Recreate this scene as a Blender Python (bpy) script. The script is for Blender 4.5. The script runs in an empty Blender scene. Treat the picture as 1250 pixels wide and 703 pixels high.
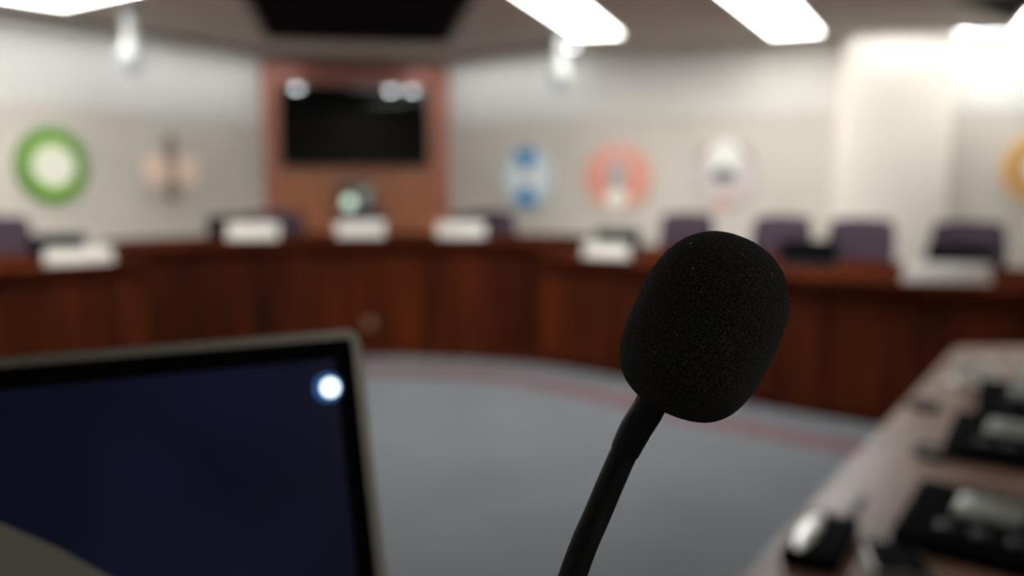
import bpy, bmesh, math, random
from mathutils import Vector, Matrix, noise
random.seed(7)
PI = math.pi
R = math.radians
scn = bpy.context.scene
COL = scn.collection

# ------------------------------------------------------------------ camera
W, H, F = 1250, 703, 1100.0
CAM = Vector((0, 0, 1.32))
TH = math.atan((351.5 - 215) / F)
CT, ST = math.cos(TH), math.sin(TH)
CE = 2.52                       # ceiling height
TZ = 0.735                      # right table height
DZ = 0.772                      # side desk height
CZ = 0.862                       # centre desk height


def ray(px, py):
    a = px - W / 2
    b = 351.5 - py
    return Vector((a, F * CT + b * ST, -F * ST + b * CT)).normalized()


def at_z(px, py, z):
    d = ray(px, py)
    return CAM + d * ((z - CAM.z) / d.z)


def at_plane(px, py, p, n):
    d = ray(px, py)
    return CAM + d * ((p - CAM).dot(n) / d.dot(n))


def at_depth(px, py, y):
    d = ray(px, py)
    return CAM + d * (y / d.y)


def project(p):
    v = p - CAM
    u = v.y * CT - v.z * ST
    w = v.y * ST + v.z * CT
    return W / 2 + F * v.x / u, 351.5 - F * w / u


# ------------------------------------------------------------------ materials
def mat(name, col, rough=0.5, metal=0.0, spec=0.5, emit=None, estr=0.0, var=0.0, vscale=8.0, bump=0.0, bscale=200.0,
        coat=0.0, sheen=0.0, rnd=0.0):
    m = bpy.data.materials.new(name)
    m.use_nodes = True
    nt = m.node_tree
    b = nt.nodes['Principled BSDF']
    b.inputs['Base Color'].default_value = (*col, 1)
    b.inputs['Roughness'].default_value = rough
    b.inputs['Metallic'].default_value = metal
    b.inputs['Specular IOR Level'].default_value = spec
    b.inputs['Coat Weight'].default_value = coat
    b.inputs['Coat Roughness'].default_value = 0.08
    b.inputs['Sheen Weight'].default_value = sheen
    if emit:
        b.inputs['Emission Color'].default_value = (*emit, 1)
        b.inputs['Emission Strength'].default_value = estr
    tc = nt.nodes.new('ShaderNodeTexCoord')
    if var > 0:
        n = nt.nodes.new('ShaderNodeTexNoise')
        n.inputs['Scale'].default_value = vscale
        n.inputs['Detail'].default_value = 5
        nt.links.new(tc.outputs['Object'], n.inputs['Vector'])
        r = nt.nodes.new('ShaderNodeValToRGB')
        r.color_ramp.elements[0].position = 0.3
        r.color_ramp.elements[1].position = 0.7
        r.color_ramp.elements[0].color = (*[c * (1 - var) for c in col], 1)
        r.color_ramp.elements[1].color = (*[min(1, c * (1 + var)) for c in col], 1)
        nt.links.new(n.outputs['Fac'], r.inputs['Fac'])
        nt.links.new(r.outputs['Color'], b.inputs['Base Color'])
    if bump > 0:
        n2 = nt.nodes.new('ShaderNodeTexNoise')
        n2.inputs['Scale'].default_value = bscale
        nt.links.new(tc.outputs['Object'], n2.inputs['Vector'])
        bp = nt.nodes.new('ShaderNodeBump')
        bp.inputs['Strength'].default_value = bump
        bp.inputs['Distance'].default_value = 0.01
        nt.links.new(n2.outputs['Fac'], bp.inputs['Height'])
        nt.links.new(bp.outputs['Normal'], b.inputs['Normal'])
    return m


def wood(name, c0, c1, rough=0.35, stretch=(9, 9, 0.7), spec=0.5, tone=0.0, coat=0.0):
    """veneer: stretched grain; each board takes a slightly different tone of the veneer"""
    m = bpy.data.materials.new(name)
    m.use_nodes = True
    nt = m.node_tree
    L = nt.links.new
    b = nt.nodes['Principled BSDF']
    tc = nt.nodes.new('ShaderNodeTexCoord')
    mp = nt.nodes.new('ShaderNodeMapping')
    mp.inputs['Scale'].default_value = stretch
    n = nt.nodes.new('ShaderNodeTexNoise')
    n.inputs['Scale'].default_value = 1.6
    n.inputs['Detail'].default_value = 8
    n.inputs['Distortion'].default_value = 0.6
    L(tc.outputs['Object'], mp.inputs['Vector'])
    L(mp.outputs['Vector'], n.inputs['Vector'])
    r = nt.nodes.new('ShaderNodeValToRGB')
    r.color_ramp.elements[0].position = 0.32
    r.color_ramp.elements[1].position = 0.7
    r.color_ramp.elements[0].color = (*c0, 1)
    r.color_ramp.elements[1].color = (*c1, 1)
    L(n.outputs['Fac'], r.inputs['Fac'])
    out = r.outputs['Color']
    if tone > 0:
        oi = nt.nodes.new('ShaderNodeObjectInfo')
        mr = nt.nodes.new('ShaderNodeMapRange')
        mr.inputs['To Min'].default_value = 1 - tone
        mr.inputs['To Max'].default_value = 1 + tone
        L(oi.outputs['Random'], mr.inputs['Value'])
        hs = nt.nodes.new('ShaderNodeHueSaturation')
        L(mr.outputs['Result'], hs.inputs['Value'])
        L(out, hs.inputs['Color'])
        out = hs.outputs['Color']
    L(out, b.inputs['Base Color'])
    b.inputs['Roughness'].default_value = rough
    b.inputs['Specular IOR Level'].default_value = spec
    b.inputs['Coat Weight'].default_value = coat
    b.inputs['Coat Roughness'].default_value = 0.06
    return m


def foam_mat():
    m = bpy.data.materials.new('black_foam')
    m.use_nodes = True
    nt = m.node_tree
    L = nt.links.new
    b = nt.nodes['Principled BSDF']
    tc = nt.nodes.new('ShaderNodeTexCoord')
    v = nt.nodes.new('ShaderNodeTexVoronoi')
    v.inputs['Scale'].default_value = 1900
    L(tc.outputs['Object'], v.inputs['Vector'])
    r = nt.nodes.new('ShaderNodeValToRGB')
    r.color_ramp.elements[0].position = 0.25
    r.color_ramp.elements[1].position = 0.75
    r.color_ramp.elements[0].color = (0.004, 0.004, 0.004, 1)
    r.color_ramp.elements[1].color = (0.034, 0.033, 0.029, 1)
    L(v.outputs['Distance'], r.inputs['Fac'])
    L(r.outputs['Color'], b.inputs['Base Color'])
    b.inputs['Roughness'].default_value = 1
    b.inputs['Sheen Weight'].default_value = 0.05
    b.inputs['Sheen Roughness'].default_value = 0.4
    b.inputs['Sheen Tint'].default_value = (0.85, 0.85, 0.7, 1)
    b.inputs['Specular IOR Level'].default_value = 0.08
    bp = nt.nodes.new('ShaderNodeBump')
    bp.inputs['Strength'].default_value = 0.9
    bp.inputs['Distance'].default_value = 0.0005
    L(v.outputs['Distance'], bp.inputs['Height'])
    L(bp.outputs['Normal'], b.inputs['Normal'])
    return m


def screen_mat():
    """the laptop's lit picture: dark navy, slightly bluer towards its upper left"""
    m = bpy.data.materials.new('laptop_display')
    m.use_nodes = True
    nt = m.node_tree
    L = nt.links.new
    b = nt.nodes['Principled BSDF']
    tc = nt.nodes.new('ShaderNodeTexCoord')
    n = nt.nodes.new('ShaderNodeTexNoise')
    n.inputs['Scale'].default_value = 9
    n.inputs['Detail'].default_value = 2
    L(tc.outputs['Object'], n.inputs['Vector'])
    r = nt.nodes.new('ShaderNodeValToRGB')
    r.color_ramp.elements[0].position = 0.35
    r.color_ramp.elements[1].position = 0.7
    r.color_ramp.elements[0].color = (0.0045, 0.0055, 0.015, 1)
    r.color_ramp.elements[1].color = (0.0085, 0.010, 0.033, 1)
    L(n.outputs['Fac'], r.inputs['Fac'])
    L(r.outputs['Color'], b.inputs['Emission Color'])
    b.inputs['Emission Strength'].default_value = SCREEN_E
    b.inputs['Base Color'].default_value = (0.002, 0.002, 0.004, 1)
    b.inputs['Roughness'].default_value = 0.25
    b.inputs['Specular IOR Level'].default_value = 0.05
    return m


SCREEN_E = 0.68
LAMP = 11.5
M = {
    'wall_up': mat('painted_wall', (0.73, 0.715, 0.675), 0.85, spec=0.2, var=0.03, vscale=2),
    'wall_lo': mat('fabric_wall_panel', (0.635, 0.595, 0.53), 0.9, spec=0.15, var=0.03, vscale=3, bump=0.1, bscale=300),
    'column': mat('cream_column_paint', (0.88, 0.825, 0.745), 0.8, spec=0.2, var=0.02, vscale=2),
    'ceiling': mat('ceiling_board', (0.70, 0.63, 0.59), 0.95, spec=0.1, var=0.06, vscale=40),
    'cornice': mat('cornice_shade_grey', (0.20, 0.19, 0.18), 0.8, var=0.05),
    'carpet': mat('grey_carpet', (0.080, 0.087, 0.095), 0.95, spec=0.1, var=0.10, vscale=2.2, bump=0.4, bscale=400, sheen=0.15),
    'band': mat('rose_carpet_band', (0.108, 0.066, 0.071), 0.95, spec=0.1, var=0.08, vscale=6, bump=0.4, bscale=400),
    'desk': wood('mahogany_front', (0.014, 0.0024, 0.0006), (0.066, 0.012, 0.0026), 0.5, tone=0.40, spec=0.07),
    'desktop': wood('mahogany_top', (0.023, 0.0052, 0.0022), (0.054, 0.0125, 0.0052), 0.6, stretch=(3, 8, 6), spec=0.0),
    'table': wood('polished_table_top', (0.095, 0.047, 0.034), (0.165, 0.088, 0.064), 0.42, stretch=(2.5, 7, 7), spec=0.12),
    'panel': wood('red_brown_wall_veneer', (0.33, 0.118, 0.050), (0.50, 0.185, 0.085), 0.4, tone=0.08),
    'stile': wood('rosewood_frame', (0.36, 0.115, 0.072), (0.50, 0.175, 0.12), 0.4),
    'black': mat('black_plastic', (0.008, 0.008, 0.009), 0.4, var=0.1),
    'gloss': mat('glossy_black', (0.006, 0.006, 0.007), 0.22, spec=0.7, var=0.1),
    'matte': mat('matte_black', (0.0025, 0.0025, 0.003), 0.9, spec=0.03, var=0.1),
    'rubber': mat('black_rubber', (0.004, 0.004, 0.0045), 0.6, spec=0.18, var=0.1, vscale=60),
    'silver': mat('brushed_silver', (0.17, 0.155, 0.135), 0.42, metal=0.8, var=0.05, vscale=60),
    'chrome': mat('chrome', (0.85, 0.85, 0.83), 0.15, metal=1, var=0.02),
    'satin': mat('satin_chrome', (0.62, 0.61, 0.58), 0.42, metal=0.7, var=0.02),
    'brass': mat('dull_brass', (0.25, 0.18, 0.10), 0.4, metal=0.9, var=0.05),
    'glass': mat('tv_glass', (0.002, 0.002, 0.002), 0.02, spec=0.22, var=0.05),
    'white': mat('white_card', (0.56, 0.535, 0.495), 0.7, var=0.02),
    'acrylic': mat('frosted_holder', (0.72, 0.72, 0.70), 0.3, var=0.02),
    'pend': mat('white_enamel', (0.46, 0.48, 0.475), 0.5, var=0.02),
    'dome': mat('pale_dome', (0.40, 0.43, 0.47), 0.3, spec=0.5, var=0.02),
    'purple': mat('purple_fabric', (0.037, 0.021, 0.036), 0.9, var=0.12, vscale=60, sheen=0.15, bump=0.2, bscale=500),
    'chair': mat('charcoal_chair_plastic', (0.012, 0.012, 0.014), 0.45, var=0.1),
    'lamp': mat('fluorescent_diffuser', (0.9, 0.9, 0.88), 0.5, emit=(1.0, 0.985, 0.93), estr=LAMP),
    'down': mat('downlight_lens', (0.9, 0.9, 0.9), 0.4, emit=(0.93, 0.97, 1.0), estr=420),
    'cove': mat('cove_tube', (0.9, 0.9, 0.9), 0.5, emit=(0.95, 0.98, 1.0), estr=10.8),
    'frame_w': mat('white_metal_frame', (0.82, 0.80, 0.74), 0.5, var=0.02),
    'grille': mat('grey_grille', (0.30, 0.31, 0.28), 0.4, metal=0.6, var=0.2, vscale=90),
    'unit': mat('grey_green_housing', (0.075, 0.08, 0.06), 0.5, var=0.1),
    'led': mat('lit_indicator', (0.5, 0.6, 0.5), 0.4, emit=(0.70, 0.92, 0.74), estr=1.2),
    'icon': mat('screen_spot_white', (0.1, 0.1, 0.1), 0.4, spec=0.1, emit=(0.80, 0.97, 1.0), estr=2.4),
    'spot_b': mat('screen_spot_blue', (0.01, 0.01, 0.02), 0.4, spec=0.1, emit=(0.05, 0.17, 0.50), estr=0.55),
    'wedge': mat('screen_reflection_taupe', (0.01, 0.01, 0.01), 0.4, spec=0.1, emit=(0.045, 0.040, 0.032), estr=1.0),
    'keys': mat('dark_keys', (0.012, 0.012, 0.013), 0.5, var=0.1),
    'green': mat('seal_green', (0.10, 0.33, 0.002), 0.6, var=0.05),
    'palegreen': mat('seal_pale_green', (0.70, 0.86, 0.38), 0.6, var=0.04),
    'grey_edge': mat('seal_grey_edge', (0.20, 0.26, 0.12), 0.6, var=0.04),
    'cream': mat('seal_cream', (0.92, 0.92, 0.80), 0.6, var=0.03),
    'tan': mat('seal_tan', (0.60, 0.55, 0.48), 0.7, var=0.04),
    'peach': mat('seal_peach', (0.97, 0.74, 0.60), 0.6, var=0.04),
    'brown': mat('seal_brown', (0.22, 0.15, 0.11), 0.6, var=0.05),
    'tan_arc': mat('seal_red_brown', (0.36, 0.22, 0.16), 0.6, var=0.05),
    'chest': mat('seal_fawn', (0.58, 0.40, 0.29), 0.6, var=0.05),
    'seal_white': mat('seal_white', (0.86, 0.85, 0.81), 0.6, var=0.02),
    'blue': mat('seal_blue', (0.012, 0.27, 0.56), 0.6, var=0.04),
    'ice': mat('seal_ice_white', (0.90, 0.97, 0.98), 0.6, var=0.03),
    'salmon': mat('seal_salmon', (0.78, 0.27, 0.18), 0.6, var=0.05),
    'pink': mat('seal_pink', (0.78, 0.50, 0.44), 0.6, var=0.04),
    'greyv': mat('seal_grey', (0.42, 0.39, 0.40), 0.6, var=0.05),
    'mauve': mat('seal_mauve_white', (0.60, 0.53, 0.525), 0.6, var=0.04),
    'slate': mat('seal_slate', (0.09, 0.11, 0.12), 0.6, var=0.05),
    'orange': mat('seal_orange', (0.66, 0.36, 0.11), 0.6, var=0.08),
    'gold': mat('seal_gold', (0.76, 0.48, 0.22), 0.6, var=0.05),
    'foam': foam_mat(),
    'dust': mat('white_dust', (0.32, 0.32, 0.30), 0.9, var=0.05),
    'screen': screen_mat(),
    'paper': mat('white_paper', (0.62, 0.60, 0.54), 0.7, var=0.02),
    'smudge': mat('dark_brown_smudge', (0.035, 0.02, 0.012), 0.6, var=0.1),
}


# ------------------------------------------------------------------ mesh builder
class MB:
    def __init__(self, mx=None):
        self.bm = bmesh.new()
        self.mx = mx or Matrix.Identity(4)

    def _add(self, verts, faces, mx=None, mi=0):
        m = self.mx @ mx if mx else self.mx
        vs = [self.bm.verts.new(m @ Vector(v)) for v in verts]
        for f in faces:
            try:
                fc = self.bm.faces.new([vs[i] for i in f])
                fc.material_index = mi
            except ValueError:
                pass
        return vs

    def box(self, lo, hi, mx=None, bev=0.0, seg=2):
        t = bmesh.new()
        bmesh.ops.create_cube(t, size=1)
        for v in t.verts:
            v.co = Vector([(lo[i] + hi[i]) / 2 + v.co[i] * (hi[i] - lo[i]) for i in range(3)])
        if bev > 0:
            bmesh.ops.bevel(t, geom=list(t.edges), offset=bev, segments=seg, affect='EDGES', profile=0.5)
        self._merge(t, mx)
        return self

    def _merge(self, t, mx=None):
        t.verts.index_update()
        self._add([v.co.copy() for v in t.verts], [[v.index for v in f.verts] for f in t.faces], mx)
        t.free()

    def prism(self, pts, z0, z1, mx=None, bev=0.0):
        """plan outline (counter-clockwise) extruded from z0 to z1"""
        t = bmesh.new()
        lo = [t.verts.new((p[0], p[1], z0)) for p in pts]
        f = t.faces.new(lo)
        r = bmesh.ops.extrude_face_region(t, geom=[f])
        for v in r['geom']:
            if isinstance(v, bmesh.types.BMVert):
                v.co.z = z1
        bmesh.ops.recalc_face_normals(t, faces=t.faces)
        if bev > 0:
            bmesh.ops.bevel(t, geom=list(t.edges), offset=bev, segments=2, affect='EDGES', profile=0.5)
        self._merge(t, mx)
        return self

    def lathe(self, prof, n=32, mx=None, cap=True):
        """profile of (radius, height) turned about z"""
        vs, fs = [], []
        for r, z in prof:
            for k in range(n):
                a = 2 * PI * k / n
                vs.append((r * math.cos(a), r * math.sin(a), z))
        for i in range(len(prof) - 1):
            for k in range(n):
                k2 = (k + 1) % n
                fs.append((i * n + k, i * n + k2, (i + 1) * n + k2, (i + 1) * n + k))
        if cap:
            fs.append(list(range(n))[::-1])
            fs.append([(len(prof) - 1) * n + k for k in range(n)])
        self._add(vs, fs, mx)
        return self

    def tube(self, pts, rad, n=16, mx=None):
        """round tube along points; rad a number or one per point"""
        pts = [Vector(p) for p in pts]
        rs = rad if isinstance(rad, (list, tuple)) else [rad] * len(pts)
        vs, fs = [], []
        a0 = None
        for i, p in enumerate(pts):
            d = (pts[min(i + 1, len(pts) - 1)] - pts[max(i - 1, 0)]).normalized()
            if a0 is None:
                a0 = Vector((1, 0, 0)) if abs(d.x) < 0.8 else Vector((0, 1, 0))
            a = (a0 - d * a0.dot(d)).normalized()
            a0 = a
            b = d.cross(a)
            for k in range(n):
                q = 2 * PI * k / n
                vs.append(p + (a * math.cos(q) + b * math.sin(q)) * rs[i])
        for i in range(len(pts) - 1):
            for k in range(n):
                k2 = (k + 1) % n
                fs.append((i * n + k, i * n + k2, (i + 1) * n + k2, (i + 1) * n + k))
        fs.append(list(range(n))[::-1])
        fs.append([(len(pts) - 1) * n + k for k in range(n)])
        self._add(vs, fs, mx)
        return self

    def build(self, name, m, parent=None, smooth=True, ang=35):
        bmesh.ops.recalc_face_normals(self.bm, faces=self.bm.faces)
        me = bpy.data.meshes.new(name)
        self.bm.to_mesh(me)
        self.bm.free()
        for mm in (m if isinstance(m, (list, tuple)) else [m]):
            me.materials.append(M[mm] if isinstance(mm, str) else mm)
        if smooth:
            me.shade_smooth()
            me.set_sharp_from_angle(angle=R(ang))
        o = bpy.data.objects.new(name, me)
        COL.objects.link(o)
        if parent:
            o.parent = parent
        return o


def T(x, y, z):
    return Matrix.Translation((x, y, z))


def RX(a):
    return Matrix.Rotation(a, 4, 'X')


def RY(a):
    return Matrix.Rotation(a, 4, 'Y')


def RZ(a):
    return Matrix.Rotation(a, 4, 'Z')


def tag(o, label, cat, group=None, kind=None):
    if label:
        o['label'] = label
    if cat:
        o['category'] = cat
    if group:
        o['group'] = group
    if kind:
        o['kind'] = kind
    return o


def thing(name, label, cat, loc=(0, 0, 0), rz=0.0, group=None):
    o = bpy.data.objects.new(name, None)
    COL.objects.link(o)
    o.location = loc
    o.rotation_euler = (0, 0, rz)
    o.empty_display_size = 0.05
    return tag(o, label, cat, group)


def struct(o, cat=None):
    o['kind'] = 'structure'
    return o


def dup(root, loc, rz, label):
    kids = {}
    for o in COL.objects:
        if o.parent:
            kids.setdefault(o.parent, []).append(o)

    def cp(o, par):
        c = o.copy()
        COL.objects.link(c)
        if par:
            c.parent = par
        for k in kids.get(o, []):
            cp(k, c)
        return c
    r = cp(root, None)
    r.location = loc
    r.rotation_euler = (0, 0, rz)
    r['label'] = label
    return r


def catmull(P, n=12):
    P = [Vector((p[0], p[1], 0)) for p in P]
    out = []
    for i in range(len(P) - 1):
        a, b, c, d = P[max(i - 1, 0)], P[i], P[i + 1], P[min(i + 2, len(P) - 1)]
        for k in range(n):
            t = k / n
            out.append(0.5 * ((2 * b) + (c - a) * t + (2 * a - 5 * b + 4 * c - d) * t * t + (3 * b - a - 3 * c + d) * t ** 3))
    out.append(P[-1])
    return out


# ------------------------------------------------------------------ room shell
wl0 = at_z(0, 22, CE)
wl1 = at_z(318, 73, CE)
dl = (wl0 - wl1).normalized()
LEFT_END = wl1 + dl * 8.0
PL = at_z(318, 74, CE)
PR = at_z(547, 81, CE)
LEFT = [Vector((PL.x, PL.y, 0)), Vector((LEFT_END.x, LEFT_END.y, 0))]
RIGHT = catmull([(PR.x, PR.y), (-0.15, 9.62), (0.65, 8.95), (1.69, 8.47), (2.88, 8.05)], 8)
RIGHT2 = [Vector((2.88, 8.05, 0)), Vector((5.5, 7.97, 0)), Vector((6.2, 7.2, 0))]
SEAM = 1.88


def wall(name, pts, thick=0.12, seam=SEAM, side=1):
    """wall along a plan line: lower fabric panels, a narrow reveal, painted upper part"""
    mb = MB()
    n = len(pts)
    nor = []
    for i in range(n):
        d = (pts[min(i + 1, n - 1)] - pts[max(i - 1, 0)]).normalized()
        nor.append(Vector((-d.y, d.x, 0)) * side)
    rings = []
    prof = [(0.0, 0.0, 0), (0.0, seam - 0.006, 0), (0.008, seam - 0.006, 0), (0.008, seam + 0.006, 1), (0.0, seam + 0.006, 1),
            (0.0, CE, 1), (thick, CE, 1), (thick, 0.0, 1)]
    for i in range(n):
        rings.append([mb.bm.verts.new(pts[i] + nor[i] * o + Vector((0, 0, z))) for o, z, _ in prof])
    for i in range(n - 1):
        for k in range(len(prof)):
            k2 = (k + 1) % len(prof)
            f = mb.bm.faces.new((rings[i][k], rings[i + 1][k], rings[i + 1][k2], rings[i][k2]))
            f.material_index = prof[k][2] if k else 0
    for rg in (rings[0], rings[-1]):
        mb.bm.faces.new(rg)
    return struct(mb.build(name, ['wall_lo', 'wall_up']))


XR, YB = 6.2, -3.2
wall('wall_left', LEFT, side=-1)
wall('wall_right', RIGHT, side=1)
wall('wall_far_right', RIGHT2, side=1)
wall('wall_side_right', [Vector((XR, 7.2, 0)), Vector((XR, YB, 0))], side=1)
wall('wall_rear', [Vector((XR, YB, 0)), Vector((LEFT[1].x, YB, 0))], side=1)
wall('wall_side_left', [Vector((LEFT[1].x, YB, 0)), Vector((LEFT[1].x, LEFT[1].y, 0))], side=1)

# floor and ceiling share the room outline
OUT = [LEFT[1], LEFT[0]] + RIGHT[:] + RIGHT2[1:] + [Vector((XR, YB, 0)), Vector((LEFT[1].x, YB, 0))]
OUT = [(p.x, p.y) for p in OUT][::-1]
mb = MB()
mb.prism([(-8.4, -3.5), (6.6, -3.5), (6.6, 10.6), (-8.4, 10.6)], -0.1, 0.0)
struct(mb.build('floor', 'carpet', smooth=False))
mb = MB()
mb.prism([(-8.4, -3.5), (6.6, -3.5), (6.6, 10.6), (-8.4, 10.6)], CE, CE + 0.1)
struct(mb.build('ceiling', 'ceiling', smooth=False))

# column
mb = MB()
mb.box((2.835, 7.80, 0.0), (3.76, 8.06, CE), bev=0.012)
struct(mb.build('wall_column', 'column'))

# wood backdrop between the two walls
pd = Vector((PR.x - PL.x, PR.y - PL.y, 0))
PW = pd.length
pang = math.atan2(pd.y, pd.x)
PB = T(PL.x, PL.y, 0) @ RZ(pang)          # local x along the panel, -y towards the room
pn = Vector((math.sin(pang), -math.cos(pang), 0))
mb = MB(PB)
for a, b in ((0.0, PW * 0.496), (PW * 0.504, PW)):
    mb.box((a, 0.02, 0), (b, 0.10, CE), bev=0.004)
mb.box((0, 0.06, 0), (PW, 0.12, CE))
struct(mb.build('wall_back', 'panel'))
for k, (lo, hi) in enumerate((((0.0, -0.015, 0), (0.13, 0.02, CE)), ((PW - 0.13, -0.015, 0), (PW, 0.02, CE)),
                              ((0.13, -0.012, CE - 0.24), (PW - 0.13, 0.02, CE)))):
    mb = MB(PB)
    mb.box(lo, hi, bev=0.006)
    struct(mb.build('trim_%d' % (k + 1), 'stile'))


# cornice lip under the ceiling; its dark grey paints in the shade there
def strip_along(pts, off0, off1, z0, z1, side):
    mb = MB()
    n = len(pts)
    rings = []
    for i in range(n):
        d = (pts[min(i + 1, n - 1)] - pts[max(i - 1, 0)]).normalized()
        q = Vector((-d.y, d.x, 0)) * side
        rings.append([mb.bm.verts.new(pts[i] + q * o + Vector((0, 0, z))) for o, z in
                      ((off0, z0), (off1, z0), (off1, z1), (off0, z1))])
    for i in range(n - 1):
        for k in range(4):
            k2 = (k + 1) % 4
            mb.bm.faces.new((rings[i][k], rings[i + 1][k], rings[i + 1][k2], rings[i][k2]))
    mb.bm.faces.new(rings[0])
    mb.bm.faces.new(rings[-1])
    return mb


LIP = 0.045
struct(strip_along(LEFT, -0.50, -0.53, CE - LIP, CE, -1).build('trim_4', 'cornice'))
struct(strip_along(RIGHT[:18], -0.50, -0.53, CE - LIP, CE, 1).build('trim_5', 'cornice'))
mb = MB(PB)
mb.box((0.12, -0.53, CE - LIP), (PW - 0.12, -0.50, CE), bev=0.005)
struct(mb.build('trim_6', 'cornice'))


# light tubes laid in the cove between that lip and the wall
def cove(pts, side, label, w0=0.30, w1=0.43):
    c = pts[0]
    t = thing('cove_light', label, 'cove light', (c.x, c.y, CE), 0, 'cove lights along the ceiling edge')
    o = Vector((c.x, c.y, 0))
    loc = [p - o for p in pts]
    strip_along(loc, -w0, -w1, -0.004, 0.0, side).build('tray', 'frame_w', t)
    strip_along(loc, -w0 - 0.02, -w1 + 0.02, -0.012, -0.004, side).build('tube', 'cove', t)


cove(LEFT, -1, 'long light hidden in the ceiling cove above the green and peach emblems')
FR = [Vector((2.86, 7.80, 0)), Vector((3.75, 7.80, 0))]
FR2 = [Vector((3.78, 8.02, 0)), Vector((5.4, 7.975, 0))]
cove(FR, 1, 'light hidden in the ceiling cove above the cream column', 0.12, 0.24)
cove(FR2, 1, 'light hidden in the ceiling cove above the orange emblem', 0.14, 0.30)
struct(strip_along(FR, -0.28, -0.31, CE - 0.035, CE, 1).build('trim_8', 'frame_w'))
mb = MB()
mb.box((2.835, 7.49, CE - 0.035), (2.855, 7.80, CE))
struct(mb.build('trim_9', 'frame_w'))
struct(strip_along(FR2, -0.40, -0.43, CE - 0.035, CE, 1).build('trim_10', 'frame_w'))
cove(RIGHT[:18], 1, 'light hidden in the ceiling cove above the blue emblem')


# ------------------------------------------------------------------ ceiling fittings
def ceiling_light(loc, rz, L, Wd, label):
    t = thing('ceiling_light', label, 'ceiling light', (loc[0], loc[1], CE), rz, 'fluorescent ceiling lights')
    mb = MB()
    f = 0.03
    mb.box((-Wd / 2, 0, -0.03), (Wd / 2, f, 0), bev=0.004)
    mb.box((-Wd / 2, L - f, -0.03), (Wd / 2, L, 0), bev=0.004)
    mb.box((-Wd / 2, f, -0.03), (-Wd / 2 + f, L - f, 0), bev=0.004)
    mb.box((Wd / 2 - f, f, -0.03), (Wd / 2, L - f, 0), bev=0.004)
    mb.build('frame', 'frame_w', t)
    mb = MB()
    mb.box((-Wd / 2 + f, f, -0.022), (Wd / 2 - f, L - f, -0.004))
    mb.build('diffuser', 'lamp', t)
    return t


def toward(p, q):
    d = q - p
    return math.atan2(-d.x, d.y)


# each fitting runs from the wall end back towards the viewer
def row(fx, fy, nx, ny, Wd, L, label):
    a = at_z(fx, fy, CE)
    b = at_z(nx, ny, CE)
    return ceiling_light(a, toward(a, b), L, Wd, label)


row(734, 41, 680, 0, 0.43, 3.0, 'long white fluorescent light running to the right of the dark ceiling panel')
row(974, 39, 933, 0, 0.46, 3.0, 'wide white fluorescent light ending near the cream column')
a = at_z(80, 6, CE)
b = at_z(150, -9, CE)
d = (b - a).normalized()
q = Vector((-d.y, d.x, 0))
if q.y > 0:
    q = -q
a2 = a + q * 0.30
ceiling_light(a2, toward(a, b), 1.6, 0.60, 'white fluorescent light at the upper left beside the pale hanging dome')
row(1268, 36, 1301, 0, 0.46, 1.2, 'white fluorescent light at the right edge beside the black ceiling panel')
# fittings added out of view, above and behind the viewer, to brighten the room
ceiling_light((-1.6, 5.6), R(168), 1.5, 0.50, 'added unseen fluorescent light left of the room centre, before the black ceiling panel')
ceiling_light((1.7, 5.6), R(158), 1.5, 0.50, 'added unseen fluorescent light right of the room centre, before the black ceiling panel')
ceiling_light((3.2, 1.6), R(158), 2.4, 0.56, 'added unseen fluorescent light over the right side of the room, right of the lectern')
ceiling_light((-3.0, 5.45), R(150), 1.5, 0.50, 'added unseen fluorescent light over the left dais desk, before the peach emblem')
ceiling_light((-3.6, -1.2), R(158), 1.6, 0.56, 'added unseen fluorescent light at the back of the room on the left')
ceiling_light((3.4, -1.0), R(158), 1.6, 0.56, 'added unseen fluorescent light at the back of the room on the right')
ceiling_light((-4.3, 5.0), R(-124), 1.6, 0.60, 'added unseen fluorescent light over the left side of the room, nearer the green emblem')
ceiling_light((-3.6, 1.2), R(40), 1.6, 0.56, 'added unseen fluorescent light over the left side of the room, nearer the lectern')


def ceiling_panel(c4, label):
    cx = sum(p.x for p in c4) / 4
    cy = sum(p.y for p in c4) / 4
    t = thing('ceiling_panel', label, 'ceiling panel', (cx, cy, CE), 0, 'black ceiling panels')
    loc = [(p.x - cx, p.y - cy) for p in c4]
    mb = MB()
    mb.prism([(x * 0.985, y * 0.985) for x, y in loc], -0.012, 0)
    mb.build('board', 'matte', t)
    mb = MB()
    n = 4
    for i in range(n):
        a, b = Vector((*loc[i], 0)), Vector((*loc[(i + 1) % n], 0))
        a1, b1 = a * 0.96, b * 0.96
        mb.prism([(a.x, a.y), (b.x, b.y), (b1.x, b1.y), (a1.x, a1.y)], -0.022, 0)
    mb.build('frame', 'black', t)
    return t


f0, f1 = at_z(324, 45, CE), at_z(548, 51, CE)
n0, n1 = at_z(297, -6, CE), at_z(580, -6, CE)
ceiling_panel([f0, n0 + (n0 - f0) * 0.3, n1 + (n1 - f1) * 0.3, f1], 'large black ceiling panel in front of the television wall')
g0, g1 = at_z(1166, -1, CE), at_z(1262, 31, CE)
gd = (g1 - g0).normalized()
gq = Vector((gd.y, -gd.x, 0))
if gq.y > 0:
    gq = -gq
g1 = g1 + gd * 0.5
ceiling_panel([g0, g0 + gq * 1.3, g1 + gq * 1.3, g1], 'black ceiling panel cut off by the upper right corner of the photo')


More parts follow.
